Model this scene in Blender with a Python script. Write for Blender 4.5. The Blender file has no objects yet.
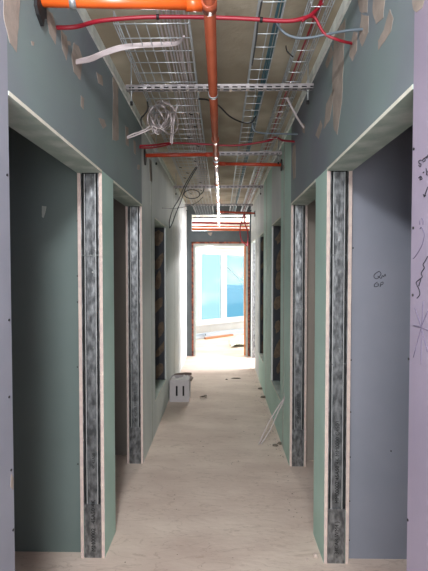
import bpy, bmesh, math, random
from mathutils import Vector, Matrix
random.seed(7)
C = bpy.context.scene
col = C.collection
F = 430.0; CXP, CYP = 214.0, 285.5
CAM = Vector((0, 0, 1.60))
YAW = math.radians(0.93); PITCH = math.radians(-1.80)

# ------------------------------------------------------------------ camera
cd = bpy.data.cameras.new('camera'); cam = bpy.data.objects.new('camera', cd); col.objects.link(cam)
cam.location = CAM
RM = Matrix.Rotation(YAW, 3, 'Z') @ Matrix.Rotation(math.pi/2 + PITCH, 3, 'X')
cam.rotation_euler = RM.to_euler()
cd.sensor_fit = 'VERTICAL'; cd.sensor_height = 36.0; cd.lens = F/571*36.0; cd.clip_start = 0.02
C.camera = cam

def ray(px, py):
    return (RM @ Vector(((px-CXP)/F, -(py-CYP)/F, -1.0)))
def at(px, py, X=None, Y=None, Z=None):
    d = ray(px, py)
    if X is not None: t = (X-CAM.x)/d.x
    elif Y is not None: t = (Y-CAM.y)/d.y
    else: t = (Z-CAM.z)/d.z
    return CAM + d*t
def atp(px, py, p0, n):
    d = ray(px, py); return CAM + d*((p0-CAM).dot(n)/d.dot(n))

# ------------------------------------------------------------------ materials
def lin(c):
    return tuple((v/12.92 if v <= .04045 else ((v+.055)/1.055)**2.4) for v in (x/255 for x in c)) + (1,)
def mat(name, c, c2=None, rough=.8, metal=0, scale=6, bump=0, bscale=60, detail=6, lo=.35, hi=.65, stretch=(1,1,1), spec=.5, c3=None, s3=1.2):
    m = bpy.data.materials.new(name); m.use_nodes = True
    nt = m.node_tree; b = nt.nodes['Principled BSDF']
    b.inputs['Roughness'].default_value = rough; b.inputs['Metallic'].default_value = metal
    b.inputs['Specular IOR Level'].default_value = spec
    geo = nt.nodes.new('ShaderNodeNewGeometry')
    mp = nt.nodes.new('ShaderNodeMapping'); mp.inputs['Scale'].default_value = stretch
    nt.links.new(geo.outputs['Position'], mp.inputs['Vector'])
    if c2:
        n = nt.nodes.new('ShaderNodeTexNoise'); n.inputs['Scale'].default_value = scale; n.inputs['Detail'].default_value = detail
        nt.links.new(mp.outputs[0], n.inputs['Vector'])
        r = nt.nodes.new('ShaderNodeValToRGB'); r.color_ramp.elements[0].position = lo; r.color_ramp.elements[1].position = hi
        r.color_ramp.elements[0].color = lin(c); r.color_ramp.elements[1].color = lin(c2)
        nt.links.new(n.outputs['Fac'], r.inputs['Fac']); out = r.outputs['Color']
        if c3:
            n2 = nt.nodes.new('ShaderNodeTexNoise'); n2.inputs['Scale'].default_value = s3; n2.inputs['Detail'].default_value = 3
            nt.links.new(geo.outputs['Position'], n2.inputs['Vector'])
            r2 = nt.nodes.new('ShaderNodeValToRGB'); r2.color_ramp.elements[0].position = .45; r2.color_ramp.elements[1].position = .62
            nt.links.new(n2.outputs['Fac'], r2.inputs['Fac'])
            mx = nt.nodes.new('ShaderNodeMix'); mx.data_type = 'RGBA'
            nt.links.new(r2.outputs['Color'], mx.inputs[0]); nt.links.new(out, mx.inputs[6]); mx.inputs[7].default_value = lin(c3)
            out = mx.outputs[2]
        nt.links.new(out, b.inputs['Base Color'])
    else:
        b.inputs['Base Color'].default_value = lin(c)
    if bump:
        n = nt.nodes.new('ShaderNodeTexNoise'); n.inputs['Scale'].default_value = bscale; n.inputs['Detail'].default_value = 5
        nt.links.new(mp.outputs[0], n.inputs['Vector'])
        bp = nt.nodes.new('ShaderNodeBump'); bp.inputs['Strength'].default_value = bump; bp.inputs['Distance'].default_value = .01
        nt.links.new(n.outputs['Fac'], bp.inputs['Height']); nt.links.new(bp.outputs[0], b.inputs['Normal'])
    return m
M = {}
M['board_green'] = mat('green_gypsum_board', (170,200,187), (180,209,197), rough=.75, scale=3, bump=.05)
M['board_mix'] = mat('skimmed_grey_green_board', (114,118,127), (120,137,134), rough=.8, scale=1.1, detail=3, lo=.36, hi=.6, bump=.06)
M['board_grey'] = mat('grey_paper_board', (134,137,146), (144,147,156), rough=.7, scale=2.5, bump=.05)
M['board_lilac'] = mat('lilac_paper_board', (142,133,149), (152,142,158), rough=.6, scale=2.5, bump=.05)
M['board_pale'] = mat('pale_skimmed_board', (184,190,188), (202,206,202), rough=.8, scale=2.2, bump=.06, stretch=(1,1,.4))
M['board_teal'] = mat('dark_teal_board', (98,112,108), (104,118,114), rough=.8, scale=2)
M['board_blue'] = mat('blue_grey_board', (126,130,140), (134,137,147), rough=.75, scale=2)
M['board_brown'] = mat('grey_brown_board', (112,108,100), (120,115,106), rough=.85, scale=2)
M['board_brown_r'] = mat('warm_grey_board', (150,140,130), (156,147,136), rough=.85, scale=2)
M['end_grey'] = mat('slate_grey_board', (84,92,94), (92,100,102), rough=.8, scale=4)
M['core'] = mat('gypsum_core', (206,190,178), (192,174,168), rough=.95, scale=30, bump=.4, bscale=90)
M['bead'] = mat('cream_plaster_edge', (212,212,194), (226,224,208), rough=.9, scale=20, bump=.2)
M['soffit'] = mat('dusty_green_lining', (150,166,156), (196,204,196), rough=.85, scale=7, detail=9, lo=.45, hi=.78, bump=.15)
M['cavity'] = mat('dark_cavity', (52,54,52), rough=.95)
M['galv'] = mat('galvanised_steel', (104,107,109), (172,176,178), rough=.36, metal=.8, scale=40, detail=10, lo=.38, hi=.7, stretch=(1,1,.5), bump=.3, bscale=30)
M['galv_glint'] = mat('rib_glint_steel', (206,210,208), rough=.3, metal=.5)
M['galv_dull'] = mat('dull_galvanised_steel', (120,124,122), (150,154,152), rough=.5, metal=.7, scale=30)
M['wire'] = mat('zinc_wire', (178,184,186), rough=.35, metal=.7)
M['strut'] = mat('zinc_channel', (170,165,165), (140,136,138), rough=.42, metal=.6, scale=20)
M['black'] = mat('black_rubber', (20,20,21), rough=.6)
M['orange'] = mat('orange_pipe_paint', (208,92,34), (196,84,30), rough=.3, scale=8)
M['orange_main'] = mat('red_orange_pipe_paint', (170,90,64), (158,80,54), rough=.26, scale=8)
M['orange_far'] = mat('rust_red_pipe_paint', (178,66,36), (160,56,32), rough=.35, scale=8)
M['red'] = mat('red_cable_sheath', (140,16,36), rough=.45)
M['white_cable'] = mat('white_cable_sheath', (192,182,182), rough=.45)
M['grey_cable'] = mat('grey_cable_sheath', (92,104,112), rough=.5)
M['dark_cable'] = mat('dark_cable_sheath', (66,70,70), rough=.5)
M['teal_cable'] = mat('teal_cable_sheath', (48,96,108), rough=.5)
M['filler'] = mat('tan_jointing_compound', (160,148,136), (142,132,122), rough=.95, scale=14, bump=.2)
M['filler_pale'] = mat('pale_jointing_compound', (182,186,176), (160,168,160), rough=.95, scale=14, bump=.2)
M['track'] = mat('pale_metal_track', (226,230,222), (196,202,196), rough=.6, scale=5, stretch=(1,3,1))
M['ink'] = mat('black_marker_ink', (38,36,44), rough=.7)
M['print'] = mat('black_stud_print', (26,30,30), rough=.7)
M['pencil'] = mat('faint_grey_pencil', (104,96,116), rough=.8)
M['card'] = mat('white_cardboard', (186,181,182), (178,173,174), rough=.85, scale=12)
M['card_in'] = mat('grey_brown_card', (128,112,102), rough=.9)
M['paper'] = mat('crumpled_white_paper', (228,226,222), rough=.8)
M['rust'] = mat('rust_red_timber', (150,84,60), (84,44,36), rough=.8, scale=24, bump=.3, lo=.42, hi=.58)
M['lining_grey'] = mat('pale_grey_lining', (176,184,176), (160,168,162), rough=.8, scale=10)
M['timber'] = mat('orange_timber', (214,140,84), (192,116,66), rough=.7, scale=14, stretch=(1,1,.2))
M['white'] = mat('white_frame_paint', (236,234,234), rough=.45)
M['room_white'] = mat('white_room_plaster', (226,224,220), (216,214,208), rough=.9, scale=3)
M['dab_back'] = mat('charcoal_lining', (50,52,56), (58,60,64), rough=.9, scale=8)
M['dab'] = mat('brown_adhesive', (104,90,74), (84,72,60), rough=.95, scale=30, bump=.4)
M['stone'] = mat('grey_crumb', (96,88,78), (120,110,98), rough=.95, scale=60)
M['profile'] = mat('pale_aluminium', (208,216,226), rough=.4, metal=.3)
M['film'] = mat('pale_plastic_film', (206,214,196), rough=.35)
M['far_build'] = mat('pale_blue_facade', (150,196,218), (158,204,224), rough=.9, scale=.5)
M['lumber'] = mat('brown_batten', (196,140,104), rough=.8)

def mat_floor():
    m = mat('beige_screed', (194,175,162), (216,201,187), rough=.9, scale=2.2, detail=10, lo=.3, hi=.7, bump=.35, bscale=22, stretch=(.8,1.6,1))
    nt = m.node_tree; b = nt.nodes['Principled BSDF']; src = b.inputs['Base Color'].links[0].from_socket
    geo = nt.nodes.new('ShaderNodeNewGeometry')
    mp = nt.nodes.new('ShaderNodeMapping'); mp.inputs['Scale'].default_value = (1.2, 5, 1)
    nt.links.new(geo.outputs['Position'], mp.inputs['Vector'])
    n = nt.nodes.new('ShaderNodeTexNoise'); n.inputs['Scale'].default_value = 2.0; n.inputs['Detail'].default_value = 6; n.inputs['Distortion'].default_value = 1.4
    nt.links.new(mp.outputs[0], n.inputs['Vector'])
    sub = nt.nodes.new('ShaderNodeMath'); sub.operation = 'SUBTRACT'; sub.inputs[1].default_value = .5; nt.links.new(n.outputs['Fac'], sub.inputs[0])
    ab = nt.nodes.new('ShaderNodeMath'); ab.operation = 'ABSOLUTE'; nt.links.new(sub.outputs[0], ab.inputs[0])
    r = nt.nodes.new('ShaderNodeValToRGB'); r.color_ramp.elements[0].position = 0; r.color_ramp.elements[1].position = .016
    r.color_ramp.elements[0].color = (.82,.80,.78,1); r.color_ramp.elements[1].color = (1,1,1,1)
    nt.links.new(ab.outputs[0], r.inputs['Fac'])
    mx = nt.nodes.new('ShaderNodeMix'); mx.data_type = 'RGBA'; mx.blend_type = 'MULTIPLY'; mx.inputs[0].default_value = 1
    nt.links.new(src, mx.inputs[6]); nt.links.new(r.outputs['Color'], mx.inputs[7])
    v = nt.nodes.new('ShaderNodeTexVoronoi'); v.inputs['Scale'].default_value = 14; nt.links.new(geo.outputs['Position'], v.inputs['Vector'])
    r2 = nt.nodes.new('ShaderNodeValToRGB'); r2.color_ramp.elements[0].position = .05; r2.color_ramp.elements[1].position = .09
    r2.color_ramp.elements[0].color = (.72,.69,.66,1); r2.color_ramp.elements[1].color = (1,1,1,1)
    nt.links.new(v.outputs['Distance'], r2.inputs['Fac'])
    mx2 = nt.nodes.new('ShaderNodeMix'); mx2.data_type = 'RGBA'; mx2.blend_type = 'MULTIPLY'; mx2.inputs[0].default_value = .55
    nt.links.new(mx.outputs[2], mx2.inputs[6]); nt.links.new(r2.outputs['Color'], mx2.inputs[7])
    nt.links.new(mx2.outputs[2], b.inputs['Base Color'])
    return m
M['floor'] = mat_floor()
M['slab'] = mat('cast_concrete_slab', (160,151,132), (196,189,168), rough=.9, scale=3, detail=10, lo=.3, hi=.7, bump=.3, bscale=30, c3=(150,140,120), s3=1.6)

def mat_glass():
    m = bpy.data.materials.new('window_glass'); m.use_nodes = True; nt = m.node_tree; nt.nodes.clear()
    o = nt.nodes.new('ShaderNodeOutputMaterial'); t = nt.nodes.new('ShaderNodeBsdfTransparent'); g = nt.nodes.new('ShaderNodeBsdfGlossy')
    t.inputs[0].default_value = (.86,.95,.97,1); g.inputs['Roughness'].default_value = .1
    x = nt.nodes.new('ShaderNodeMixShader'); x.inputs[0].default_value = .008
    nt.links.new(t.outputs[0], x.inputs[1]); nt.links.new(g.outputs[0], x.inputs[2]); nt.links.new(x.outputs[0], o.inputs[0])
    return m
M['glass'] = mat_glass()

# ------------------------------------------------------------------ mesh builder
WL = {}
class MB:
    def __init__(s): s.bm = bmesh.new(); s.mats = []
    def mi(s, m):
        if m not in s.mats: s.mats.append(m)
        return s.mats.index(m)
    def box(s, x0, x1, y0, y1, z0, z1, m=None, mx=None, my=None, mz=None, R=None, o=None):
        x0,x1 = sorted((x0,x1)); y0,y1 = sorted((y0,y1)); z0,z1 = sorted((z0,z1))
        P = [Vector(p) for p in ((x0,y0,z0),(x1,y0,z0),(x1,y1,z0),(x0,y1,z0),(x0,y0,z1),(x1,y0,z1),(x1,y1,z1),(x0,y1,z1))]
        if R is not None: P = [R @ p + o for p in P]
        v = [s.bm.verts.new(p) for p in P]
        for idx, a in (((0,3,2,1),'z'),((4,5,6,7),'z'),((0,1,5,4),'y'),((2,3,7,6),'y'),((1,2,6,5),'x'),((3,0,4,7),'x')):
            f = s.bm.faces.new([v[i] for i in idx])
            mm = {'x':mx,'y':my,'z':mz}[a] or m
            if mm: f.material_index = s.mi(mm)
        return s
    def tube(s, pts, r, n=10, m=None, smooth=3, caps=True, closed=False):
        pts = [Vector(p) for p in pts]
        if smooth and len(pts) > 2: pts = catmull(pts, smooth)
        rings = []; N = len(pts); prev = None
        for i, p in enumerate(pts):
            t = (pts[min(i+1,N-1)] - pts[max(i-1,0)])
            if t.length < 1e-9: t = Vector((0,0,1))
            t.normalize()
            u = (prev - t*prev.dot(t)) if prev is not None else t.orthogonal()
            if u.length < 1e-6: u = t.orthogonal()
            u.normalize(); prev = u; w = t.cross(u)
            rings.append([s.bm.verts.new(p + (u*math.cos(2*math.pi*k/n) + w*math.sin(2*math.pi*k/n))*r) for k in range(n)])
        k_ = s.mi(m) if m else 0
        for a, b in zip(rings, rings[1:]):
            for k in range(n):
                f = s.bm.faces.new((a[k], a[(k+1)%n], b[(k+1)%n], b[k])); f.smooth = True; f.material_index = k_
        if caps:
            f = s.bm.faces.new(rings[0][::-1]); f.material_index = k_
            f = s.bm.faces.new(rings[-1]); f.material_index = k_
        return s
    def prism(s, poly, off, m=None):
        off = Vector(off); a = [s.bm.verts.new(p) for p in poly]; b = [s.bm.verts.new(Vector(p)+off) for p in poly]; n = len(a)
        fs = [s.bm.faces.new(a[::-1]), s.bm.faces.new(b)] + [s.bm.faces.new((a[i],a[(i+1)%n],b[(i+1)%n],b[i])) for i in range(n)]
        if m:
            for f in fs: f.material_index = s.mi(m)
        return s
    def build(s, name, m=None, parent=None, origin=None):
        if m and m not in s.mats: s.mats.insert(0, m) if not s.mats else s.mats.append(m)
        bmesh.ops.recalc_face_normals(s.bm, faces=s.bm.faces)
        vs = [v.co for v in s.bm.verts]
        if origin is None:
            lo = [min(v[i] for v in vs) for i in range(3)]; hi = [max(v[i] for v in vs) for i in range(3)]
            origin = Vector(((lo[0]+hi[0])/2, (lo[1]+hi[1])/2, lo[2]))
        for v in s.bm.verts: v.co -= origin
        me = bpy.data.meshes.new(name); s.bm.to_mesh(me); s.bm.free()
        for mm in s.mats: me.materials.append(mm)
        o = bpy.data.objects.new(name, me); col.objects.link(o)
        WL[o.name] = origin.copy(); o.location = origin
        if parent: o.parent = parent; o.location = origin - WL[parent.name]
        return o
def catmull(P, k):
    out = []; n = len(P)
    for i in range(n-1):
        p0 = P[max(i-1,0)]; p1 = P[i]; p2 = P[i+1]; p3 = P[min(i+2,n-1)]
        for j in range(k):
            t = j/k
            out.append(.5*((2*p1) + (p2-p0)*t + (2*p0-5*p1+4*p2-p3)*t*t + (-p0+3*p1-3*p2+p3)*t*t*t))
    out.append(P[-1]); return out
def tag(o, label=None, cat=None, group=None, kind=None):
    if label: o['label'] = label
    if cat: o['category'] = cat
    if group: o['group'] = group
    if kind: o['kind'] = kind
    return o
def empty(name, loc, label, cat, group=None):
    o = bpy.data.objects.new(name, None); col.objects.link(o); o.location = loc; o.empty_display_size = .05
    WL[o.name] = Vector(loc); return tag(o, label, cat, group)
def struct(mb, name, m=None, parent=None): return tag(mb.build(name, m, parent), kind=None if parent else 'structure')

# ------------------------------------------------------------------ the room shell
XL, XR = -0.648, 0.565          # corridor faces
TB, TW = .018, .135             # board pair and whole wall thickness
HEAD = 2.138; ZT = 2.785; SLAB = 2.85; YB = -1.6; YE = 8.15

OUT = [(-2.45,YB),(2.45,YB),(2.45,YE),(4.05,YE),(4.05,14.98),(-2.45,9.12)]
fl = MB(); fl.prism([Vector((x,y,-.12)) for x,y in OUT], (0,0,.12), M['floor']); struct(fl, 'floor', M['floor'])
ce = MB(); ce.prism([Vector((x,y,SLAB)) for x,y in OUT], (0,0,.2), M['slab']); struct(ce, 'ceiling', M['slab'])

def wall(name, s, xf, segs, holes):
    """s = -1 left / +1 right. segs: (y0,y1,mat). holes: (y0,y1,z0,z1,lintel_mat,sill_mat)"""
    w = MB(); xa, xb = xf, xf + s*TW
    def leaf(y0, y1, z0, z1, m):
        ed = M['board_pale'] if y0 > 4.5 else M['core']
        w.box(xf, xf+s*TB, y0, y1, z0, z1, m, mx=m, my=ed, mz=M['core'])
        w.box(xb-s*TB, xb, y0, y1, z0, z1, M['board_green'], my=ed, mz=M['core'])
    for y0, y1, m in segs:
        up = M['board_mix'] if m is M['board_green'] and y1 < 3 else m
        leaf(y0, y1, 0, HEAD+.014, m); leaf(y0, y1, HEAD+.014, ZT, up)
        w.box(xf+s*TB, xb-s*TB, y0+.03, y1-.03, 0, ZT, M['cavity'])
    for y0, y1, z0, z1, m, m2 in holes:
        leaf(y0, y1, z1+.014, ZT, m)
        w.box(xf+s*TB, xb-s*TB, y0, y1, z1+.03, ZT, M['cavity'])
        w.box(xf-s*.002, xb, y0+.002, y1-.002, z1, z1+.014, M['soffit'], mx=M['bead'])
        if z0 > 0:
            leaf(y0, y1, 0, z0-.012, m2)
            w.box(xf+s*TB, xb-s*TB, y0, y1, 0, z0-.03, M['cavity'])
            w.box(xf, xb, y0+.002, y1-.002, z0-.012, z0, M['soffit'], mx=M['bead'])
    return struct(w, name)
LH = [(1.325,2.41), (2.61,3.66), (4.22,5.07)]
wl = wall('wall_left', -1, XL,
     [(YB,1.315,M['board_grey']), (2.345,2.59,M['board_green']), (3.53,4.20,M['board_pale']), (5.05,YE,M['board_pale'])],
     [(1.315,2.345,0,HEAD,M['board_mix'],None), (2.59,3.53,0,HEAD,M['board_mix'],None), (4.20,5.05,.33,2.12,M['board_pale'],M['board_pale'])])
wr = wall('wall_right', 1, XR,
     [(YB,1.29,M['board_lilac']), (2.32,2.59,M['board_green']), (3.50,4.08,M['board_green']), (4.82,5.72,M['board_green']), (6.40,7.10,M['board_pale']), (7.97,YE,M['board_pale'])],
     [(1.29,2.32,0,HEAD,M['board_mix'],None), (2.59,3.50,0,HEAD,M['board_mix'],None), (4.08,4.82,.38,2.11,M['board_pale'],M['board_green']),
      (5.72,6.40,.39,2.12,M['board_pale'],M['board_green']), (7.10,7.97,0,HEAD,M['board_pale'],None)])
# metal deflection tracks along the tops of both walls
tr = MB(); tr.box(XL-TW, XL+.004, YB, YE, ZT-.004, SLAB, M['track']); tr.box(XL, XL+.012, YB, YE, ZT-.01, ZT-.004, M['track']); struct(tr, 'trim_1', M['track'])
tr = MB(); tr.box(XR-.004, XR+TW, YB, YE, ZT-.004, SLAB, M['track']); tr.box(XR-.012, XR, YB, YE, ZT-.01, ZT-.004, M['track']); struct(tr, 'trim_2', M['track'])

# partitions that close the side rooms
def part(name, x0, x1, y0, y1, m, m2=None, z1=SLAB):
    w = MB(); w.box(x0, x1, y0, y1, 0, z1, m); return struct(w, name, m)
XLo, XRo = XL-TW, XR+TW
w = MB(); w.box(-2.4, XLo, 2.395, 2.44, 0, SLAB, M['board_teal']); struct(w, 'wall_left_first_room', M['board_teal'])
w = MB(); w.box(-2.4, XLo, 3.70, 3.745, 0, SLAB, M['board_brown']); struct(w, 'wall_left_second_room', M['board_brown'])
w = MB(); w.box(-2.45, -2.4, YB, 8.2, 0, SLAB, M['board_teal']); struct(w, 'wall_left_outer', M['board_teal'])
w = MB(); w.box(XRo, 2.4, 2.365, 2.41, 0, SLAB, M['board_blue']); wrr = struct(w, 'wall_right_first_room', M['board_blue'])
w = MB(); w.box(XRo, 2.4, 3.62, 3.665, 0, SLAB, M['board_brown_r']); struct(w, 'wall_right_second_room', M['board_brown_r'])
w = MB(); w.box(2.4, 2.45, YB, 8.2, 0, SLAB, M['board_blue']); struct(w, 'wall_right_outer', M['board_blue'])
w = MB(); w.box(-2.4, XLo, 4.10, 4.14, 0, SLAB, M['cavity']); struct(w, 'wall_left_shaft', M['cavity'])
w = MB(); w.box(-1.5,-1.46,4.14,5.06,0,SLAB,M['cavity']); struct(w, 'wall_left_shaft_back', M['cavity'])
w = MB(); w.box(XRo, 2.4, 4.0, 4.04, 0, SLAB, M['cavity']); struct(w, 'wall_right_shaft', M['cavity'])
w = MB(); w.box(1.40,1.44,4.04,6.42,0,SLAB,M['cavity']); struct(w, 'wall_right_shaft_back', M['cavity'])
w = MB(); w.box(XRo,2.4,6.42,6.46,0,SLAB,M['room_white']); struct(w, 'wall_right_third_room', M['room_white'])
w = MB(); w.box(-2.4, XLo, YB, YB+.05, 0, SLAB, M['board_teal']); w.box(XRo, 2.4, YB, YB+.05, 0, SLAB, M['board_blue']); struct(w, 'wall_back', M['board_teal'])

# shaft linings with brown adhesive dabs, seen through the slots
def lining(name, s, xf, y, z0, z1, label, seed, n=7):
    rnd = random.Random(seed)
    e = empty(name, (xf+s*.3, y, z0), label, 'wall lining')
    b = MB(); b.box(xf+s*(TB-.001), xf+s*.78, y-.022, y-.002, z0, z1, M['dab_back']); b.build('backing_board', M['dab_back'], e)
    xs0, xs1 = xf+s*.005, xf+s*.16
    for k in range(n):
        zc = z0 + (k+.5)*(z1-z0)/n + rnd.uniform(-.03,.03)
        xc = xf + s*rnd.uniform(.05,.09); rx = rnd.uniform(.03,.07); rz = (z1-z0)/n*rnd.uniform(.25,.5)
        poly = []
        for a in range(9):
            t = 2*math.pi*a/9; q = rnd.uniform(.6,1.25)
            X = xc + rx*q*math.cos(t); X = max(min(X, xf+.128 if s>0 else xf-TB-.002), xf+TB+.002 if s>0 else xf-.128)
            poly.append(Vector((X, y-.022, zc + rz*q*math.sin(t) + .9*(X-xc))))
        p = MB(); p.prism(poly, (0,-.008,0), M['dab']); p.build('adhesive_dab', M['dab'], e)
    return e
lining('shaft_lining', -1, XL, 5.05, .33, 2.12, 'charcoal lining with brown adhesive patches inside the only left wall slot', 1)
lining('shaft_lining', 1, XR, 4.82, .38, 2.11, 'charcoal lining with brown adhesive patches in the nearer right wall slot', 2)
lining('shaft_lining', 1, XR, 6.40, .39, 2.12, 'charcoal lining with brown adhesive patches in the farther, narrower right wall slot', 3)

# galvanised studs at the far jamb of each doorway
def text_mesh(body, size):
    cu = bpy.data.curves.new('t', 'FONT'); cu.body = body; cu.size = size; cu.extrude = .0004
    o = bpy.data.objects.new('t', cu); col.objects.link(o)
    bpy.context.view_layer.update()
    me = bpy.data.meshes.new_from_object(o.evaluated_get(bpy.context.evaluated_depsgraph_get()))
    bpy.data.objects.remove(o); return me
def stud(s, xf, y, label, seams=(1.69,), prints=()):
    x0, x1 = xf+s*(TB+.001), xf+s*(TW-TB-.001)
    e = empty('metal_stud', ((x0+x1)/2, y+.012, 0), label, 'stud')
    yf = y+.006
    a, b_ = min(x0,x1), max(x0,x1); W = b_-a
    w = MB()
    # web with two pressed ribs and folded lips: profile in X/Y extruded in Z
    prof = [(0,-.006),(.004,-.006),(.004,.034),(.13*W,.034),(.17*W,-.002),(.22*W,-.002),(.25*W,.006),(.75*W,.006),(.78*W,-.002),(.83*W,-.002),(.87*W,.034),(W-.004,.034),(W-.004,-.006),(W,-.006),(W,.038),(0,.038)]
    poly = [Vector((a+p[0], yf+p[1], .30)) for p in prof]
    w.prism(poly, (0,0,HEAD-.302), M['galv']); w.build('web', M['galv'], e)
    w = MB(); w.box(a+.002, b_-.002, yf-.003, yf+.012, 0, .305, M['galv']); w.build('foot_sleeve', M['galv'], e)
    for q in (.19, .80):
        w = MB(); w.box(a+(q-.018)*W, a+(q+.018)*W, yf-.0032, yf-.0018, .305, HEAD-.004, M['galv_glint']); w.build('rib_glint', M['galv_glint'], e)  # lighter strips paint the glint along the pressed ribs
    for z in seams:
        w = MB(); w.box(a+.004, b_-.004, yf+.0035, yf+.0045, z, z+.004, M['galv_dull']); w.box(a+.17*W, a+.22*W, yf-.0045, yf-.0025, z-.003, z+.004, M['galv_dull']); w.build('seam', M['galv_dull'], e)
    for z in (1.60, 1.18, .78):
        w = MB(); c = Vector(((a+b_)/2+.012, yf+.005, z)); w.tube([c, c+Vector((0,-.006,0))], .006, 10, M['galv_dull'], 0); w.build('screw_head', M['galv_dull'], e)
    for (z, body, size, dx, yy) in prints:
        me = text_mesh(body, size); o = bpy.data.objects.new('printed_mark', me); me.materials.append(M['print']); col.objects.link(o)
        o.parent = e
        o.matrix_local = Matrix.Translation(Vector(((a+b_)/2+dx, yy, z)) - WL[e.name]) @ Matrix.Rotation(math.pi/2,4,'X') @ Matrix.Rotation(math.pi/2,4,'Z')
    return e
stud(-1, XL, 2.345, 'galvanised steel stud framing the far jamb of the nearest left doorway', (1.69,), [(.035,'MM00002 . 45A50 4K', .033, .014, 2.345+.0025), (.50,'4K 45A50', .022, .012, 2.345+.0115)])
stud(1, XR, 2.32, 'galvanised steel stud framing the far jamb of the nearest right doorway', (1.69,1.10), [(.05,'34CAR WM4 )', .03, .012, 2.32+.0025), (.33,'MM00002 45A50 4K MM0000 C4500', .03, .014, 2.32+.0115)])
stud(-1, XL, 3.53, 'galvanised steel stud framing the far jamb of the second left doorway', (1.69,), [(.35,'4K 45A50 MM00002', .03, .012, 3.53+.0115)])
stud(1, XR, 3.50, 'galvanised steel stud framing the far jamb of the second right doorway', (1.30,), [(.35,'4K 45A50 MM00002', .03, .012, 3.50+.0115)])
stud(1, XR, 7.97, 'galvanised steel stud beside the grey end wall, past the right wall slots', ())

# jointing compound patches and screws on the walls (marks of the walls themselves)
def patches(parent, X, s, ox, oy, sc, polys, m, off=.0012):
    for poly in polys:
        rnd = random.Random(int(sum(a+b for a,b in poly)))
        P = [at(ox+a/sc, oy+b/sc, X=X) for a, b in poly]
        Q = []
        for i, p in enumerate(P):
            q = P[(i+1)%len(P)]
            for k in range(4):
                t = k/4; v = p.lerp(q, t); L = (q-p).length
                v = v + Vector((0, rnd.uniform(-1,1), rnd.uniform(-1,1)))*L*.03
                v.z = min(v.z, ZT-.006); v.x = X; Q.append(v)
        w = MB(); w.prism(Q, (-s*off,0,0), m); w.build('filler_patch', m, parent)
patches(wl, XL, -1, 0, 0, 3.057, [
  [(8,-30),(60,-30),(58,60),(50,160),(30,130),(12,60)], [(138,25),(160,40),(172,90),(170,135),(150,100)],
  [(185,90),(203,110),(208,150),(203,185),(190,150)], [(225,130),(240,140),(252,180),(245,245),(225,220),(218,170)],
  [(295,220),(312,232),(315,262),(300,255)], [(247,292),(256,300),(255,335),(247,325)], [(300,360),(318,365),(325,385),(315,395)],
  [(344,235),(362,250),(362,430),(345,430)], [(95,125),(104,128),(103,140),(97,138)], [(205,125),(215,128),(216,140),(208,138)]], M['filler'])
patches(wr, XR, 1, 300, 0, 3.34, [
  [(192,-10),(228,-10),(225,40),(200,40)], [(205,48),(230,52),(228,110),(208,155),(198,130)], [(245,-10),(285,-10),(278,60),(255,80),(243,40)],
  [(300,30),(312,60),(305,105),(262,168),(262,135),(280,100)], [(180,105),(192,110),(190,170),(175,205),(165,185),(168,150)],
  [(115,120),(152,60),(148,160),(140,340),(125,450),(112,430),(108,250)], [(115,290),(100,400),(80,430),(88,350)],
  [(375,-10),(418,-10),(410,25),(388,42),(378,30)], [(105,150),(112,180),(90,230),(85,215)], [(70,400),(75,420),(62,465),(52,450)]], M['filler'])
patches(wl, XL, -1, 110, 100, 4.28, [[(65,110),(78,120),(80,200),(68,190)],[(100,170),(110,180),(110,235),(102,225)],[(118,275),(128,280),(125,300),(116,295)],[(168,250),(178,262),(180,350),(170,345)]], M['filler'])
patches(wr, XR, 1, 200, 100, 3.89, [[(398,90),(408,95),(408,130),(400,128)],[(362,180),(372,170),(372,300),(364,310),(358,240)],[(322,250),(330,260),(328,275),(322,270)]], M['filler'])
# vertical taped joints
for par, X, s, ys in ((wl, XL, -1, (3.98, 5.9, 7.1)), (wr, XR, 1, (3.86, 5.35, 6.95))):
    for y in ys:
        w = MB(); w.box(X, X-s*-.0012, y, y+.05, 0, ZT-.01) if False else w.box(X-s*.0012, X, y, y+.045, .0, ZT-.012, M['filler_pale']); w.build('taped_joint', M['filler_pale'], par)
def screws(parent, pts, X=None, Y=None, sgn=1):
    for px, py in pts:
        p = at(px, py, X=X, Y=Y); w = MB()
        d = Vector((-sgn*.002,0,0)) if X is not None else Vector((0,-.002,0))
        w.tube([p, p+d], .0042, 8, M['black'], 0); w.build('screw_head', M['black'], parent)
screws(wl, [(7,175),(9,320),(9,397),(11,470),(13,530)], X=XL, sgn=-1)
screws(wr, [(414,149),(413.5,228),(413,295),(409,359),(408,520)], X=XR, sgn=1)
wlr = bpy.data.objects['wall_left_first_room']
screws(wlr, [(77.5,221),(77.5,276),(77.5,302),(77.5,367),(78,464),(79,553)], Y=2.395)
screws(wrr, [(353,248),(351,360),(350.5,412),(350,457),(349.5,501),(349,540),(391,451)], Y=2.365)

P = [at(a,b,Y=2.395) for a,b in ((42,206),(46.5,206.5),(45.5,212),(43.5,218),(42,217))]
w = MB(); w.prism(P, (0,-.0015,0), M['filler_pale']); w.build('filler_patch', M['filler_pale'], wlr)
P = [at(a,b,X=XL) for a,b in ((11,474),(13,478),(13,490),(10.5,487))]
w = MB(); w.prism(P, (.0015,0,0), M['filler']); w.build('filler_patch', M['filler'], wl)
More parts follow.
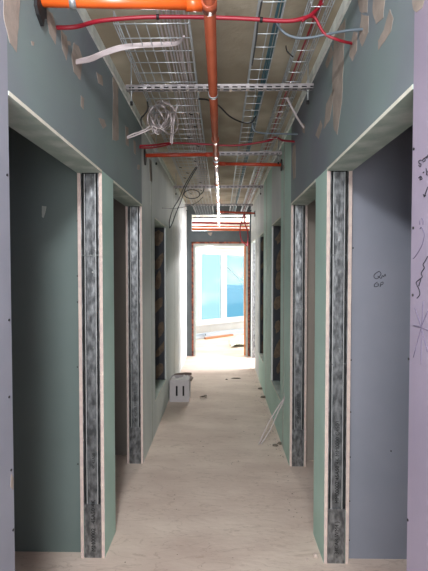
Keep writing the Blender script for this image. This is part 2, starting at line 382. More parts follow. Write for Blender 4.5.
# handwriting
def strokes(name, parent, lines, m, r, X=None, Y=None, off=(0,0,0), label=None):
    w = MB()
    for L in lines:
        w.tube([at(a, b, X=X, Y=Y)+Vector(off) for a, b in L], r, 5, m, 3)
    o = w.build(name, m, parent)
    if label: o['label'] = label
    return o
def sc(L, ox, oy, s): return [[(ox+a/s, oy+b/s) for a, b in l] for l in L]
strokes('marker_writing', wrr, sc([[(205,120),(160,150),(150,185),(185,200),(225,150),(205,120)], [(190,170),(225,200)], [(228,198),(240,165),(255,180),(268,150),(275,175)],
    [(190,235),(160,255),(155,285),(190,280),(200,255),(180,258)], [(215,290),(225,240)], [(225,240),(245,235),(245,258),(222,265)]], 360, 260, 10.7), M['ink'], .0017, Y=2.3635)
strokes('marker_writing', wr, sc([[(265,115),(240,120),(240,150),(262,160),(255,190),(235,175)], [(275,125),(300,90),(310,120),(285,135)], [(305,100),(325,75),(330,100)], [(332,90),(345,45)],
    [(235,320),(255,300),(250,345)], [(262,300),(275,330),(250,335)], [(285,260),(295,250)], [(320,210),(330,270)], [(338,240),(325,280),(340,285)],
    [(340,420),(300,530)], [(290,505),(300,532),(315,515)]], 398, 150, 11.4), M['ink'], .0013, X=XR-.0012)
strokes('pencil_mark', wr, sc([[(270,205),(285,235),(285,280)], [(245,235),(250,280)], [(250,330),(265,310),(285,340),(300,400),(285,480),(262,540),(200,640),(170,670)]], 398, 200, 11.4), M['pencil'], .0012, X=XR-.001)
strokes('marker_writing', wr, sc([[(283,155),(262,195),(238,235),(252,265),(228,300),(222,325),(232,350),(205,375),(175,400),(178,425),(200,470),(208,520),(180,555)], [(222,360),(198,440)]], 398, 240, 9.53), M['ink'], .0012, X=XR-.0012)
strokes('pencil_mark', wr, sc([[(120,130),(160,250),(210,440)], [(180,80),(172,200),(165,400),(165,530)], [(212,150),(165,270),(110,480)], [(110,252),(160,265),(214,290)]], 398, 290, 7.13), M['pencil'], .0012, X=XR-.001)

# ------------------------------------------------------------------ end wall with doorway and transom opening
EW0, EW1 = YE, YE+.12
dx0, dx1, dz1 = -.555, .545, 2.17
tx0, tx1, tz0, tz1 = -.575, .56, 2.375, 2.69
w = MB(); g = M['end_grey']
w.box(-2.4, dx0, EW0, EW1, 0, SLAB, g); w.box(dx1, 2.4, EW0, EW1, 0, SLAB, g)
w.box(dx0, dx1, EW0, EW1, dz1, tz0, g); w.box(dx0, dx1, EW0, EW1, tz1, SLAB, g)
wend = struct(w, 'wall_end', g)
P = [at(a,b,Y=EW0) for a,b in ((207,232.5),(212.5,232.5),(211,236),(209,235))]
w = MB(); w.prism(P, (0,-.002,0), M['filler']); w.build('filler_patch', M['filler'], wend)
df = MB()
f = .034
df.box(dx0, dx0+f, EW0-.012, EW1, 0, dz1, M['rust']); df.box(dx1-f, dx1, EW0-.012, EW1, 0, dz1, M['rust']); df.box(dx0, dx1, EW0-.012, EW1, dz1-f, dz1, M['rust'])
d1 = struct(df, 'door_1', M['rust'])
w = MB(); h = f+.038
w.box(dx0+f, dx0+h, EW0+.01, EW1, 0, dz1-f, M['lining_grey']); w.box(dx1-h, dx1-f, EW0+.01, EW1, 0, dz1-f, M['lining_grey']); w.box(dx0+h, dx1-h, EW0+.01, EW1, dz1-h, dz1-f, M['lining_grey'])
w.build('inner_lining', M['lining_grey'], d1)
w = MB(); w.box(dx1-h-.03, dx1-h, EW0+.05, EW1+.02, 0, dz1-h, M['timber']); w.build('timber_batten', M['timber'], d1)

# ------------------------------------------------------------------ end room
RW = M['room_white']
w = MB(); w.box(-2.45, -2.4, EW1, 15, 0, SLAB, RW); struct(w, 'wall_end_room_left', RW)
w = MB(); w.box(4.0, 4.05, EW1, 15, 0, SLAB, RW); struct(w, 'wall_end_room_right', RW)
w = MB(); w.box(2.4, 4.0, EW0, EW1, 0, SLAB, RW); struct(w, 'wall_end_room_near', RW)
A = Vector((-.62, 10.65, 0)); D = Vector((1.22, 1.1, 0)).normalized(); NN = Vector((D.y, -D.x, 0))  # NN points to the camera side
RT = Matrix((( D.x, -D.y, 0), (D.y, D.x, 0), (0,0,1)))
def wbox(mb, t0, t1, n0, n1, z0, z1, m):   # n>0 towards the outside
    mb.box(t0, t1, n0, n1, z0, z1, m, R=RT, o=A)
TA, TZ = -2.4, 6.2
zs, zh = .36, 2.08
w = MB(); wbox(w, TA, TZ, 0, .15, 0, zs-.06, RW); wbox(w, TA, TZ, 0, .15, zh+.04, SLAB, RW); wbox(w, TA, -.62, 0, .15, zs-.06, zh+.04, RW); wbox(w, 2.9, TZ, 0, .15, zs-.06, zh+.04, RW)
struct(w, 'wall_window', RW)
def tpar(px, py):
    p = atp(px, py, A, NN); return (p-A).dot(D), p.z
t_a = tpar(201.4,290)[0]; t_b = tpar(221.6,290)[0]; t_c = tpar(226.8,290)[0]; t_d = t_c+(t_b-t_a)
w = MB(); W_ = M['white']
wbox(w, -.62, 2.9, -.02, .12, zs-.06, zs, W_); wbox(w, -.62, 2.9, -.02, .12, zh, zh+.04, W_)
tt = [-.62, t_a-.06, t_b, t_d, t_d+.14+(t_b-t_a)]
SW = (t_c-t_b)*.28
posts = [(-.62,-.56), (t_a-.09,t_a-SW), (t_b+SW,t_c-SW), (t_d+SW,t_d+.12), (2.75,2.9)]
for a, b in posts: wbox(w, a, b, -.015, .10, zs, zh, W_)
win = struct(w, 'window_1', W_)
sh = MB(); wbox(sh, -.7, 2.95, -.07, -.005, zs-.10, zs-.062, W_); sh.build('window_sill', W_, win)
panes = [(-.56,t_a-.09),(t_a-SW,t_b+SW),(t_c-SW,t_d+SW),(t_d+.12,2.75)]
for a, b in panes:
    s_ = MB()
    for q in ((a,a+SW,zs,zh),(b-SW,b,zs,zh),(a+SW,b-SW,zs,zs+.03),(a+SW,b-SW,zh-.03,zh)): wbox(s_, q[0], q[1], .0, .07, q[2], q[3], W_)
    so = s_.build('sash', W_, win)
    gg = MB(); wbox(gg, a+SW*.8, b-SW*.8, .03, .036, zs+.025, zh-.025, M['glass']); gg.build('pane', M['glass'], so)
# ceiling battens above window (white lines)
for k, z in enumerate((2.16, 2.24, 2.36)):
    w = MB(); wbox(w, -1.6, 3.2, -.05-.02*k, -.002, z, z+.03, W_); struct(w, 'trim_%d' % (3+k), W_)

# neighbouring building outside
w = MB(); p = at(226, 289, Y=30); w.box(p.x, p.x+16, 30, 40, -30, p.z, M['far_build'])
tag(w.build('office_building', M['far_build']), 'pale blue building outside, low in the right-hand window pane', 'building')

# leaning prop behind the right pane
a = atp(227, 267, A+Vector((0,0,0))-NN*.35, NN); b = atp(243, 283, A-NN*.35, NN)
d_ = b-a
w = MB(); w.tube([a-d_*.02, b+d_*2.1], .022, 10, M['white'], 0); tag(w.build('diagonal_brace', M['white']), 'thin white diagonal brace seen through the right-hand window pane', 'brace')

# aluminium profiles lying along the window wall
profs = [(-.5, 2.6, -.16, .0), (-.35, 2.4, -.27, .0), (-.2, 2.7, -.20, .052), (-.45, 2.2, -.40, .0), (0.0, 2.9, -.34, .054)]
for k, (t0, t1, n, z) in enumerate(profs):
    w = MB(); wbox(w, t0, t1, n-.05, n, z+.001, z+.05, M['profile']); wbox(w, t0-.002, t0+.004, n-.035, n-.015, z+.015, z+.035, M['dark_cable'])
    tag(w.build('metal_profile', M['profile']), 'long pale aluminium profile lying under the window', 'metal profile', 'profiles stacked under the window')
w = MB(); wbox(w, -.15, .75, -.56, -.50, .001, .045, M['lumber']); tag(w.build('timber_batten', M['lumber']), 'short orange-brown batten on the floor in front of the aluminium profiles', 'batten')
# crumpled plastic sheet by the door
rnd = random.Random(5); c = at(241, 343, Z=0)
bm = MB(); G = 9; V = []
for i in range(G):
    for j in range(G):
        u, v = i/(G-1)-.5, j/(G-1)-.5
        r_ = 1-(u*u+v*v)*1.6
        V.append(bm.bm.verts.new((c.x+u*.5+rnd.uniform(-.02,.02), c.y+v*1.0+u*.3, max(.003, .16*max(r_,0)**2*abs(math.sin(5*u+3*v+1))+rnd.uniform(0,.03)))))
for i in range(G-1):
    for j in range(G-1): bm.bm.faces.new((V[i*G+j], V[(i+1)*G+j], V[(i+1)*G+j+1], V[i*G+j+1]))
o = bm.build('plastic_sheet', M['film']); md = o.modifiers.new('s','SOLIDIFY'); md.thickness = .003
tag(o, 'crumpled pale green plastic sheet on the bright floor beyond the end doorway', 'plastic sheet')

# ------------------------------------------------------------------ ceiling services
ZP = 2.62; XP = -.045
# main pipe
e = empty('sprinkler_pipe', (XP, 1.0, ZP), 'long red-orange main pipe running down the middle of the ceiling', 'pipe')
w = MB(); w.tube([(XP,-1.2,ZP),(XP,9.6,ZP)], .025, 20, M['orange_main'], 0); w.build('pipe_run', M['orange_main'], e)
for y in (1.67, 3.35, 3.77, 4.05, 5.0, 6.2, 7.2):
    w = MB(); w.tube([(XP,y-.028,ZP),(XP,y+.028,ZP)], .030, 20, M['orange_main'], 0)
    w.build('coupling', M['orange_main'], e)
for y in (2.50, 3.93, 5.43, 6.92):
    w = MB(); w.tube([(XP,y-.012,ZP),(XP,y+.012,ZP)], .0285, 20, M['wire'], 0); w.tube([(XP,y,ZP+.02),(XP,y,SLAB-.002)], .004, 8, M['wire'], 0)
    w.build('pipe_clamp', M['wire'], e)
def branch(p0, p1, r, m, label, grommet=.05, clamp=None):
    p0, p1 = Vector(p0), Vector(p1)
    e = empty('branch_pipe', (p0+p1)/2, label, 'pipe')
    w = MB(); w.tube([p0, p1], r, 16, m, 0); w.build('pipe_run', m, e)
    d = (p1-p0).normalized()
    w = MB(); w.tube([p0, p0+d*.06], r*1.22, 16, m, 0); w.build('socket', m, e)
    # irregular fire foam grommet where the pipe enters the wall
    rnd = random.Random(int(abs(p0.y)*100)); poly = []
    s = -1 if p1.x < 0 else 1; X = (XL if s < 0 else XR)
    for a in range(14):
        t = 2*math.pi*a/14; q = grommet*rnd.uniform(.75,1.15); poly.append(Vector((X, p1.y+q*.8*math.cos(t), p1.z+q*1.25*math.sin(t)-.01)))
    w = MB(); w.prism(poly, (-s*.012,0,0), M['black']); w.build('foam_seal', M['black'], e)
    if clamp:
        for q in clamp:
            c = p0.lerp(p1, q); w = MB(); w.tube([c-d*.012, c+d*.012], r*1.14, 16, M['wire'], 0); w.tube([c+Vector((0,0,r)), Vector((c.x,c.y,SLAB))], .004, 8, M['wire'], 0); w.build('pipe_clamp', M['wire'], e)
branch((XP-.03,1.675,ZP+.002), (XL-.02,1.55,2.565), .021, M['orange'], 'bright orange branch pipe from the main pipe to the left wall, closest to the camera', .055, (.78,))
branch((XP-.03,3.77,ZP), (XL-.02,3.66,2.585), .016, M['orange_far'], 'rust-red branch pipe going from the main pipe to the left wall above the second doorway', .055)
branch((XP+.03,4.05,ZP-.01), (XR+.02,4.02,2.59), .016, M['orange_far'], 'rust-red branch pipe going from the main pipe to the right wall above the nearer slot', .045)
branch((XP+.03,7.2,ZP-.02), (XR+.02,7.15,2.57), .016, M['orange_far'], 'dark red branch pipe crossing to the right wall just before the end wall', .04)

# slotted strut channels
def strut(y, x0, x1, label, rods=True, z=2.662):
    e = empty('strut_channel', ((x0+x1)/2, y, z), label, 'support channel')
    w = MB(); m = M['strut']
    w.box(x0, x1, y, y+.003, z+.013, z+.026, m); w.box(x0, x1, y, y+.003, z, z+.005, m); w.box(x0, x1, y+.038, y+.041, z, z+.026, m)
    w.box(x0, x1, y+.003, y+.009, z, z+.003, m); w.box(x0, x1, y+.032, y+.038, z, z+.003, m); w.box(x0, x1, y+.003, y+.038, z+.023, z+.026, M['cavity']); w.box(x0+.001, x1-.001, y+.033, y+.038, z+.004, z+.023, M['cavity'])  # inner faces coloured dark to stand for shade behind the slots
    x = x0
    while x < x1-.002:
        w.box(x, min(x+.020, x1), y, y+.003, z+.005, z+.013, m); w.box(x, min(x+.020, x1), y+.009, y+.032, z, z+.003, m); x += .050
    w.build('channel', m, e)
    if rods:
        for xr in (x0+.03, x1-.03):
            w = MB(); w.tube([(xr, y+.02, z-.07), (xr, y+.02, SLAB)], .004, 8, M['wire'], 0); ro = w.build('threaded_rod', M['wire'], e)
            w = MB(); w.tube([(xr, y+.02, z-.085), (xr, y+.02, z-.065)], .008, 8, M['black'], 0); w.build('rod_cap', M['black'], ro)
            w = MB(); w.tube([(xr, y+.02, z-.014), (xr, y+.02, z)], .010, 6, M['galv_dull'], 0); w.build('nut', M['galv_dull'], ro)
    return e
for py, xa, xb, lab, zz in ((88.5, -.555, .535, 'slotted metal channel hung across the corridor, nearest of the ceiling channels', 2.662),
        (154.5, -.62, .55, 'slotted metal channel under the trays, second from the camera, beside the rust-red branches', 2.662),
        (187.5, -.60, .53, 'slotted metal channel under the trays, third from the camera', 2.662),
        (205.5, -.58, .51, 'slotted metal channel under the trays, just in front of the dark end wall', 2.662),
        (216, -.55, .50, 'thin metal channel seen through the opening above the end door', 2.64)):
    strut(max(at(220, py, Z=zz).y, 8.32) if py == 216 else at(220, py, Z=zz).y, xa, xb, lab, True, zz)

# wire basket trays
def basket(x0, x1, y0, y1, label, zb=2.700, hgt=.05, nl=None, pitch=.117, r=.0026):
    w = MB(); m = M['wire']; nl = nl or max(2, round((x1-x0)/.05))
    for k in range(nl+1):
        x = x0+(x1-x0)*k/nl; w.tube([(x,y0,zb),(x,y1,zb)], r, 6, m, 0)
    for x in (x0, x1):
        w.tube([(x,y0,zb+hgt),(x,y1,zb+hgt)], r*1.3, 6, m, 0)
        w.tube([(x,y0,zb+hgt*.5),(x,y1,zb+hgt*.5)], r, 6, m, 0)
    n = int((y1-y0)/pitch)
    for k in range(n+1):
        y = y0+k*pitch; w.tube([(x0,y,zb+hgt),(x0,y,zb-.004),(x1,y,zb-.004),(x1,y,zb+hgt)], r, 6, m, 0)
    e = empty('wire_basket_tray', ((x0+x1)/2, y0, zb), label, 'cable tray'); w.build('wire_mesh', m, e)
    return e
wide = basket(-.475, -.145, 1.93, 9.2, 'wide wire mesh cable tray running along the left side of the ceiling')
basket(.160, .262, 1.2, 9.2, 'narrow wire cable tray with teal cables, right of the main pipe', nl=2)
basket(.372, .460, 1.0, 9.2, 'narrow wire cable tray with red cables along the right wall', nl=2)

def cable(name, pts, r, m, label, group=None, cat='cable', k=5, n=8, ties=()):
    w = MB(); w.tube(pts, r, n, m, k)
    if not ties: return tag(w.build(name, m), label, cat, group)
    e = empty(name, pts[0], label, cat, group); w.build('sheath', m, e)
    for q in ties:
        P = catmull([Vector(p) for p in pts], 12); i = int(q*(len(P)-2)); a, b = P[i], P[i+1]; d = (b-a).normalized()
        t = MB(); t.tube([a-d*.006, a+d*.006], r*1.25, 10, M['black'], 0); t.build('cable_tie', M['black'], e)
    return e
rnd = random.Random(3)
for i in range(8):      # white cables lying in the wide tray
    x = -.275+.016*i; pts = []
    for k in range(12):
        pts.append((x+rnd.uniform(-.006,.006), 1.0+k*.45, 2.712+rnd.uniform(0,.008)))
    cable('white_cable', pts, .0045, M['white_cable'], 'thin white cable lying in the wide left tray', 'white cables in the wide tray')
for i in range(3):
    x = .236+.009*i; pts = [(x+rnd.uniform(-.004,.004), .9+k*.5, 2.710) for k in range(16)]
    cable('teal_cable', pts, .0045, M['teal_cable'], 'teal cable lying in the narrow tray right of the main pipe', 'teal cables in the middle tray')
for i in range(2):
    x = .405+.016*i; pts = [(x+rnd.uniform(-.003,.003), .9+k*.5, 2.709) for k in range(16)]
    cable('red_cable', pts, .005, M['red'], 'thin red cable lying in the narrow tray by the right wall', 'red cables in the right tray')
# black ties in the wide tray
for i in range(14):
    y = 3.0+.42*i*.6; x = rnd.choice([-.43,-.37,-.26,-.2,-.17])+rnd.uniform(-.01,.01)
    w = MB(); w.tube([(x-.01,y,2.692),(x+.002,y+.012,2.690),(x+.012,y-.004,2.684)], .004, 6, M['black'], 3)
    w.build('cable_tie', M['black'], wide)

# thick red cables crossing
R_ = M['red']
cable('red_conduit', [at(52,27.5,X=XL-.02), at(75,27,Y=1.72), at(100,21,Y=1.78), at(140,17.5,Y=1.82), at(175,17,Y=1.83), at(210,17.5,Y=1.82), at(250,19,Y=1.82), at(270,20.5,Y=1.82), at(290,21,Y=1.82), at(303,18.5,Y=1.82), at(311,15,Y=1.83), at(317,9,Y=1.84), at(322,2,Y=1.80)],
      .0085, R_, 'thick red conduit crossing the whole ceiling nearest the camera', ties=(.3,.55))
cable('red_conduit', [at(302,21,Y=1.82), at(309,17,Y=1.83), at(315,18,Y=1.84), at(319,25,Y=1.84), at(325,34,Y=1.85), at(338,40,Y=1.85), at(354,44,X=XR+.01)], .006, R_, 'short red conduit curving from the right tray into the right wall')
cable('red_conduit', [at(137,146,X=XL-.02), at(155,145,Y=3.5), at(172,143,Y=3.6), at(200,144,Y=3.62), at(225,145.5,Y=3.62), at(241,145,Y=3.62), at(256,143,Y=3.6), at(269,140.5,Y=3.6), at(276,137.5,Y=3.6), at(283,140.5,Y=3.5), at(296,141.8,X=XR+.01)],
      .0085, R_, 'red conduit crossing the ceiling between the first two channels, wall to wall')
cable('red_conduit', [at(138,147.5,X=XL-.01), at(150,148,Y=3.48), at(163,146,Y=3.55), at(172,143.6,Y=3.59)], .006, R_, 'thin red conduit joining the crossing conduit at the left wall')
# far red loops by the end wall
for i, (L, lab) in enumerate((([(244,214),(241,224),(240,232),(241.5,240),(245,244),(247,246)], 'dark red cable drooping by the end door corner, left strand of two'),
           ([(245,214),(244.5,222),(247,229),(248,236),(247.5,243),(247,246)], 'dark red cable drooping by the end door corner, right strand of two'))):
    cable('hanging_cable', [at(a,b,Y=7.9) for a,b in L], .011, M['red'], lab)
# white bundle into left wall
for i in range(4):
    o = (i-1.5)*1.5
    cable('white_cable', [at(73,62.5+o*.6,X=XL-.01), at(90,59+o,Y=1.98), at(102,54+o,Y=2.04), at(120,48+o,Y=2.1), at(140,45.5+o*.8,Y=2.12), at(160,44.5+o*.8,Y=2.12), at(178,43+o*.6,Y=2.1), at(184,36,Y=1.96)], .0045, M['white_cable'],
          'white cable of the bundle curving from the wide tray into the left wall', 'white bundle entering the left wall')
# tangled white coils hanging from the wide tray
for i in range(9):
    rr = random.Random(40+i); pts = []
    cx, cy, cz = 161+rr.uniform(-8,8), 119+rr.uniform(-4,3), 0
    ax, ay = rr.uniform(5,13), rr.uniform(11,18); tilt = rr.uniform(-.6,.6); ph = rr.uniform(0,6)
    for k in range(15):
        t = ph + 2*math.pi*1.15*k/14
        u, v = ax*math.cos(t), ay*math.sin(t)
        pts.append(at(cx+u*math.cos(tilt)-v*math.sin(tilt), max(cy+u*math.sin(tilt)+v*math.cos(tilt), 101), Y=2.95+.18*math.sin(2*t+i)+rr.uniform(-.02,.02)))
    cable('cable_coil', pts, .0045, M['white_cable'], 'looped white cable in the tangle hanging behind the first channel', 'white coils hanging from the wide tray', k=4)
for i, L in enumerate(([(126,137.5),(133,134),(142,131),(150,126),(155,119)], [(126.5,138.5),(134,136),(144,132),(153,128),(160,124)])):
    cable('white_cable', [at(L[0][0],L[0][1],X=XL-.005)]+[at(a,b,Y=2.98) for a,b in L[1:]], .0055, M['white_cable'], 'white cable running from the tangled coils into the left wall', 'pair entering the left wall below the coils')
for i, L in enumerate(([(177,104),(175,114),(172,124),(171,136),(170.5,143)], [(176,108),(166,120),(160,128),(157,134)], [(178,104),(174,122),(173,134),(172,144)])):
    cable('white_cable', [at(a,b,Y=3.0) for a,b in L], .0045, M['white_cable'], ['white cable dropping straight from the tray beside the coils, left of two', 'white cable slanting left out of the tray through the coils', 'white cable dropping straight from the tray beside the coils, right of two'][i])
# black lead at left
cable('black_lead', [at(147,100,Y=2.8), at(148,108,Y=2.8), at(145,114,Y=2.8), at(141,119,Y=2.8), at(142,126,X=XL+.01)], .005, M['black'], 'short black lead hanging by the left wall under the first channel')
# grey long loop at left, hanging from the tray
for i, L in enumerate(([(199,163),(192,173),(184,187),(179,199),(173,209),(169.5,221),(169.5,228)], [(199.5,164),(193,174),(185.5,188),(181,201),(176,213),(172,224),(169.5,228.5)])):
    cable('grey_cable', [at(a,b,Y=4.6) for a,b in L], .0055, M['dark_cable'], ['grey cable loop hanging below the wide tray near the left wall, left strand', 'grey cable loop hanging below the wide tray near the left wall, right strand'][i])
pts = [at(188+8*math.cos(t)*(1 if k<9 else 1)+4, 194+4.5*math.sin(t)*1.0+.3*k*.1, Y=5.6) for k, t in enumerate([2*math.pi*j/11 for j in range(12)])]
cable('cable_coil', pts+[at(203,192,Y=5.6), at(204,188,Y=5.6)], .006, M['dark_cable'], 'grey cable coil hanging under the third channel')
cable('grey_cable', [at(162,208,X=XL+.0), at(172,208.5,Y=5.3), at(184,207,Y=5.6), at(196,203,Y=5.7), at(203,197,Y=5.7)], .004, M['dark_cable'], 'thin grey cable strung from left wall to the wide tray, far end')
# sagging black and grey cables right of main pipe
cable('black_cable', [at(199,99,Y=2.55), at(208,100,Y=2.62), at(219,106,Y=2.78), at(228,115,Y=2.95), at(236,120,Y=3.0), at(245,123,Y=3.05), at(252,122,Y=3.05), at(256,116,Y=3.05)], .005, M['black'], 'black cable sagging between the main pipe and the middle tray')
cable('grey_cable', [at(252,120,Y=3.1), at(253.5,130,Y=3.1), at(262,133,Y=3.15), at(280,133.8,Y=3.2), at(299,134.3,X=XR+.01)], .006, M['grey_cable'], 'grey cable running from the middle tray to the right wall')
cable('grey_cable', [at(277,18,Y=1.86), at(277.5,25,Y=1.87), at(286,34,Y=1.87), at(298,38,Y=1.87), at(311,37.5,Y=1.86), at(326,34.5,Y=1.85), at(345,31,Y=1.8), at(366,29,X=XR+.01)], .0055, M['grey_cable'], 'blue-grey cable sagging from the middle tray into the right wall, above the short red one')
cable('white_cable', [at(287,98,Y=2.75), at(292,108,Y=2.8), at(298,119,Y=2.88), at(305,129,X=XR+.01)], .007, M['white_cable'], 'white cable dropping from the red-cable tray to the right wall')
cable('black_cable', [at(286,46,Z=SLAB), at(287,51,Y=2.0), at(293,57,Y=2.0)], .003, M['black'], 'tiny black wire tail hanging below the slab beside the right tray')
cable('grey_cable', [at(262,0,Y=1.73), at(258,22,Y=1.9), at(256,40,Y=2.05), at(252,65,Y=2.3)], .004, M['dark_cable'], 'thin dark cable lying in the middle tray near the camera')
# services in the room beyond the transom
for (py, y, m, r, lab) in ((223.5,9.0,M['red'],.022,'bright red pipe crossing high in the far room, topmost over the end door'),
                          (227,9.3,M['orange'],.016,'thin orange pipe high in the far room, the middle of three over the end door'),
                          (230,8.8,M['orange'],.026,'thick orange pipe crossing high in the far room, lowest over the end door')):
    z = at(221, py, Y=y).z
    w = MB(); w.tube([(-1.3,y-.06,z+.02),(1.2,y+.06,z)], r, 12, m, 0); e = empty('crossing_pipe', (0,y,z), lab, 'pipe'); w.build('pipe_run', m, e)
    for q in (-.95, .85):
        c = Vector((q, y, z)); w = MB(); w.tube([c-Vector((.015,0,0)), c+Vector((.015,0,.0))], r*1.15, 12, M['wire'], 0); w.tube([c, Vector((q,y,SLAB-.001))], .004, 8, M['wire'], 0); w.build('pipe_clamp', M['wire'], e)

# ------------------------------------------------------------------ things on the corridor floor
bx0 = at(169.3, 402, Z=0); bx1 = at(189.3, 402, Z=0); y0 = bx0.y; x0, x1 = bx0.x+.004, bx1.x; H = .275; dp = .25
e = empty('cardboard_box', ((x0+x1)/2, y0+dp/2, 0), 'white cardboard box with two slots in front, standing against the left wall', 'box')
w = MB(); m = M['card']; t = .006
s1, s2 = x0+.36*(x1-x0), x0+.70*(x1-x0); sw = .022; sz0, sz1 = .075, .20
w.box(x0, s1-sw/2, y0, y0+t, 0, H, m); w.box(s1+sw/2, s2-sw/2, y0, y0+t, 0, H, m); w.box(s2+sw/2, x1, y0, y0+t, 0, H, m)
for s in (s1, s2): w.box(s-sw/2, s+sw/2, y0, y0+t, 0, sz0, m); w.box(s-sw/2, s+sw/2, y0, y0+t, sz1, H, m)
w.box(x0, x0+t, y0+t, y0+dp, 0, H, m); w.box(x1-t, x1, y0+t, y0+dp, 0, H, m); w.box(x0+t, x1-t, y0+dp-t, y0+dp, 0, H, m); w.box(x0+t, x1-t, y0+t, y0+dp-t, 0, t, M['card_in'])
w.build('body', m, e)
w = MB(); P = [Vector((x0+.02,y0+dp,H)),Vector((x1+.012,y0+dp,H)),Vector((x1+.012,y0+dp-.01,H+.03)),Vector((x1-.07,y0+dp-.02,H+.035)),Vector((x0+.12,y0+dp-.03,H+.028)),Vector((x0+.05,y0+dp-.02,H+.02))]
w.prism(P, (0,.006,.004), M['card_in']); w.build('torn_flap', M['card_in'], e)
w = MB(); P = [Vector((x1,y0+.02,H-.004)),Vector((x1,y0+dp-.02,H-.004)),Vector((x1+.035,y0+dp-.03,H-.03)),Vector((x1+.02,y0+.06,H-.035))]
w.prism(P, (0.004,0,.004), M['card_in']); w.build('torn_flap', M['card_in'], e)
# crumpled paper in box
rr = random.Random(9); b = MB(); G = 10; V = []
for i in range(G):
    for j in range(G):
        u, v = i/(G-1), j/(G-1)
        V.append(b.bm.verts.new((x0+.012+u*(x1-x0-.024), y0+.012+v*(dp-.03), H-.03+rr.uniform(-.02,.03)+.02*math.sin(6*u)*math.cos(4*v))))
for i in range(G-1):
    for j in range(G-1): b.bm.faces.new((V[i*G+j], V[(i+1)*G+j], V[(i+1)*G+j+1], V[i*G+j+1]))
o = b.build('crumpled_paper', M['paper']); md = o.modifiers.new('s','SOLIDIFY'); md.thickness = .003
tag(o, 'crumpled white paper stuffed in the top of the cardboard box', 'paper')

b = MB()
c = Vector(((x0+x1)/2+.01, y0+dp/2, .008)); prof = [(.05,0),(.095,.02),(.1,.09),(.095,.16),(.09,.215),(.03,.235)]
rings = [[b.bm.verts.new(c+Vector((q*math.cos(2*math.pi*k/14)*rr.uniform(.9,1.08), q*math.sin(2*math.pi*k/14)*rr.uniform(.9,1.08), z))) for k in range(14)] for q, z in prof]
for A_, B_ in zip(rings, rings[1:]):
    for k in range(14): b.bm.faces.new((A_[k],A_[(k+1)%14],B_[(k+1)%14],B_[k]))
b.bm.faces.new(rings[0][::-1]); b.bm.faces.new(rings[-1])
tag(b.build('dark_filler_bag', M['black']), 'black bag added inside the cardboard box to darken its slots', 'bag')  # added filler, black so the slots read as deep shade

# two loose cables out of right wall
for i, L in enumerate(([(284.5,393),(284,398),(278,407),(268,424),(258.5,445)], [(285,396),(283,402),(277,414),(270,430),(261,444)])):
    a = at(L[0][0], L[0][1], X=XR+.002); b = at(L[-1][0], L[-1][1], Z=.006); n = len(L)
    pts = [a]+[at(p[0],p[1],Y=a.y+(b.y-a.y)*(k+1)/(n-1)) for k, p in enumerate(L[1:-1])]+[b]
    cable('loose_cable', pts, .0055, M['white_cable'], ['pale loose cable drooping from the right wall to the floor, left strand of the pair', 'pale loose cable drooping from the right wall to the floor, right strand of the pair'][i])

# fragments on the floor
def crumb(px, py, sx, sy, sz, m, label, name='plaster_fragment', seed=0, cat='debris'):
    rr = random.Random(int(px*13+py)); c = at(px, py, Z=0); b = MB()
    top = []; n = 8
    ring = lambda z, q: [b.bm.verts.new((c.x+sx*q*math.cos(2*math.pi*k/n)*rr.uniform(.75,1.15), c.y+sy*q*math.sin(2*math.pi*k/n)*rr.uniform(.75,1.15), z)) for k in range(n)]
    r0, r1, r2 = ring(.0005,.9), ring(sz*.5,1), ring(sz,.55)
    for A_, B_ in ((r0,r1),(r1,r2)):
        for k in range(n): b.bm.faces.new((A_[k],A_[(k+1)%n],B_[(k+1)%n],B_[k]))
    b.bm.faces.new(r0[::-1]); b.bm.faces.new(r2)
    return tag(b.build(name, m), label, cat)
crumb(236, 378.5, .085, .02, .012, M['stone'], 'flat dark offcut lying mid-floor in the bright part of the corridor', 'board_offcut')
crumb(226.5, 379.5, .02, .012, .01, M['stone'], 'small dark crumb just left of the flat dark offcut')
crumb(261, 389, .05, .03, .02, M['stone'], 'dark plaster lump against the right wall below the farther slot')
crumb(264, 397.5, .05, .03, .02, M['stone'], 'dark plaster lump at the right wall foot, below the nearer slot')
crumb(271, 393, .03, .03, .02, M['stone'], 'small dark lump right at the right wall foot near the nearer slot')
crumb(275, 446, .03, .02, .018, M['stone'], 'brown plaster crumb by the loose cables, left one of two') 
crumb(280, 444, .03, .02, .018, M['stone'], 'brown plaster crumb by the loose cables, right one of two') 
crumb(315.5, 557, .014, .014, .02, M['core'], 'pale plaster crumb at the foot of the nearest green pillar on the right')
crumb(307, 560, .008, .01, .008, M['core'], 'tiny pale crumb on the floor left of the nearest right pillar')
cable('wire_twist', [at(202,397,Z=.01), at(206,395,Z=.02), at(206,397,Z=.008), at(203,396,Z=.03), at(200,397,Z=.006)], .006, M['stone'], 'small dark twist of wire on the floor right of the cardboard box', cat='wire', k=4)
rr = random.Random(11); b = MB()
for i in range(240):
    if rr.random() < .7: x = XR-.015-abs(rr.gauss(0,.06)); y = rr.uniform(2.7,8)
    else: x = rr.uniform(XL+.03,XR-.03); y = rr.uniform(1.8,8)
    if (y < 3.7 and x > XR-.02): continue
    s = rr.uniform(.002,.0055)
    vs = [b.bm.verts.new((x+s*dx*rr.uniform(.6,1.3), y+s*dy*rr.uniform(.6,1.3), z)) for dx,dy,z in ((-1,-1,.0004),(1,-1,.0004),(1,1,.0004),(-1,1,.0004))]
    tp = b.bm.verts.new((x,y,s*.6))
    for k in range(4): b.bm.faces.new((vs[k], vs[(k+1)%4], tp))
tag(b.build('floor_grit', M['stone']), 'fine plaster grit scattered over the corridor floor', 'grit', kind='stuff')

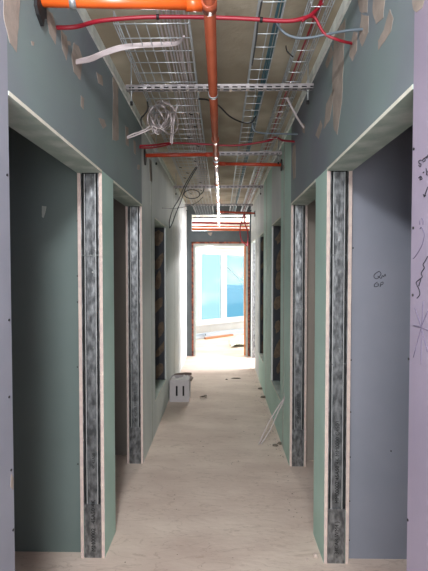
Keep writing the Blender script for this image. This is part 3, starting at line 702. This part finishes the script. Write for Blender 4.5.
# ------------------------------------------------------------------ light
wd = bpy.data.worlds.new('sky'); C.world = wd; wd.use_nodes = True; nt = wd.node_tree; bg = nt.nodes['Background']
tc = nt.nodes.new('ShaderNodeTexCoord'); mp = nt.nodes.new('ShaderNodeMapping'); mp.inputs['Scale'].default_value = (1,1,2.2)
nz = nt.nodes.new('ShaderNodeTexNoise'); nz.inputs['Scale'].default_value = 14; nz.inputs['Detail'].default_value = 6
rp = nt.nodes.new('ShaderNodeValToRGB'); rp.color_ramp.elements[0].position = .5; rp.color_ramp.elements[1].position = .68
rp.color_ramp.elements[0].color = (.56,.83,.94,1); rp.color_ramp.elements[1].color = (.92,.97,1,1)
nt.links.new(tc.outputs['Generated'], mp.inputs['Vector']); nt.links.new(mp.outputs[0], nz.inputs['Vector']); nt.links.new(nz.outputs['Fac'], rp.inputs['Fac']); nt.links.new(rp.outputs['Color'], bg.inputs['Color'])
bg.inputs['Strength'].default_value = .42
def area(name, loc, tgt, sx, sy, power, colr, spread=180):
    ld = bpy.data.lights.new(name, 'AREA'); ld.shape = 'RECTANGLE'; ld.size = sx; ld.size_y = sy; ld.energy = power; ld.color = colr; ld.spread = math.radians(spread)
    o = bpy.data.objects.new(name, ld); col.objects.link(o); o.location = loc
    o.rotation_euler = (Vector(tgt)-Vector(loc)).to_track_quat('-Z','Y').to_euler(); return o
# added area lights brighten the far room: strip above window head, one either side
p = A + D*.9 + NN*.1 + Vector((0,0,2.32))
area('fill_window_head', (.2, 10.9, 2.51), (0,4,1.0), 1.5, .16, 72, (1,.97,.93))
area('fill_end_room_right', (3.6, 10.8, 1.5), (0,10,0.6), 2, 2, 46, (.95,.98,1))
area('fill_end_room_left', (-2.2, 9.3, 1.6), (0,10,1.0), 1.2, 1.8, 20, (.95,.98,1))
area('assumed_side_daylight', (2.3, 7.5, 1.5), (-.6,7.2,1.3), 1.0, 1.8, 70, (1,.94,1))  # added light, stands for daylight assumed to come from the right side room
# added fill behind camera for an assumed opening; assumed lamp under the slab
area('fill_behind_camera', (-.03, -1.5, 1.5), (0,3,1.1), 1.1, 2.2, 30, (1,.95,.95))
area('assumed_site_lamp', (-.25, -.1, 2.7), (.15,1.6,1.2), .25, .25, 20, (.93,.95,1))
C.view_settings.view_transform = 'Standard'; C.view_settings.look = 'None'; C.view_settings.gamma = 1; C.view_settings.exposure = 1.58
C.view_settings.use_curve_mapping = False
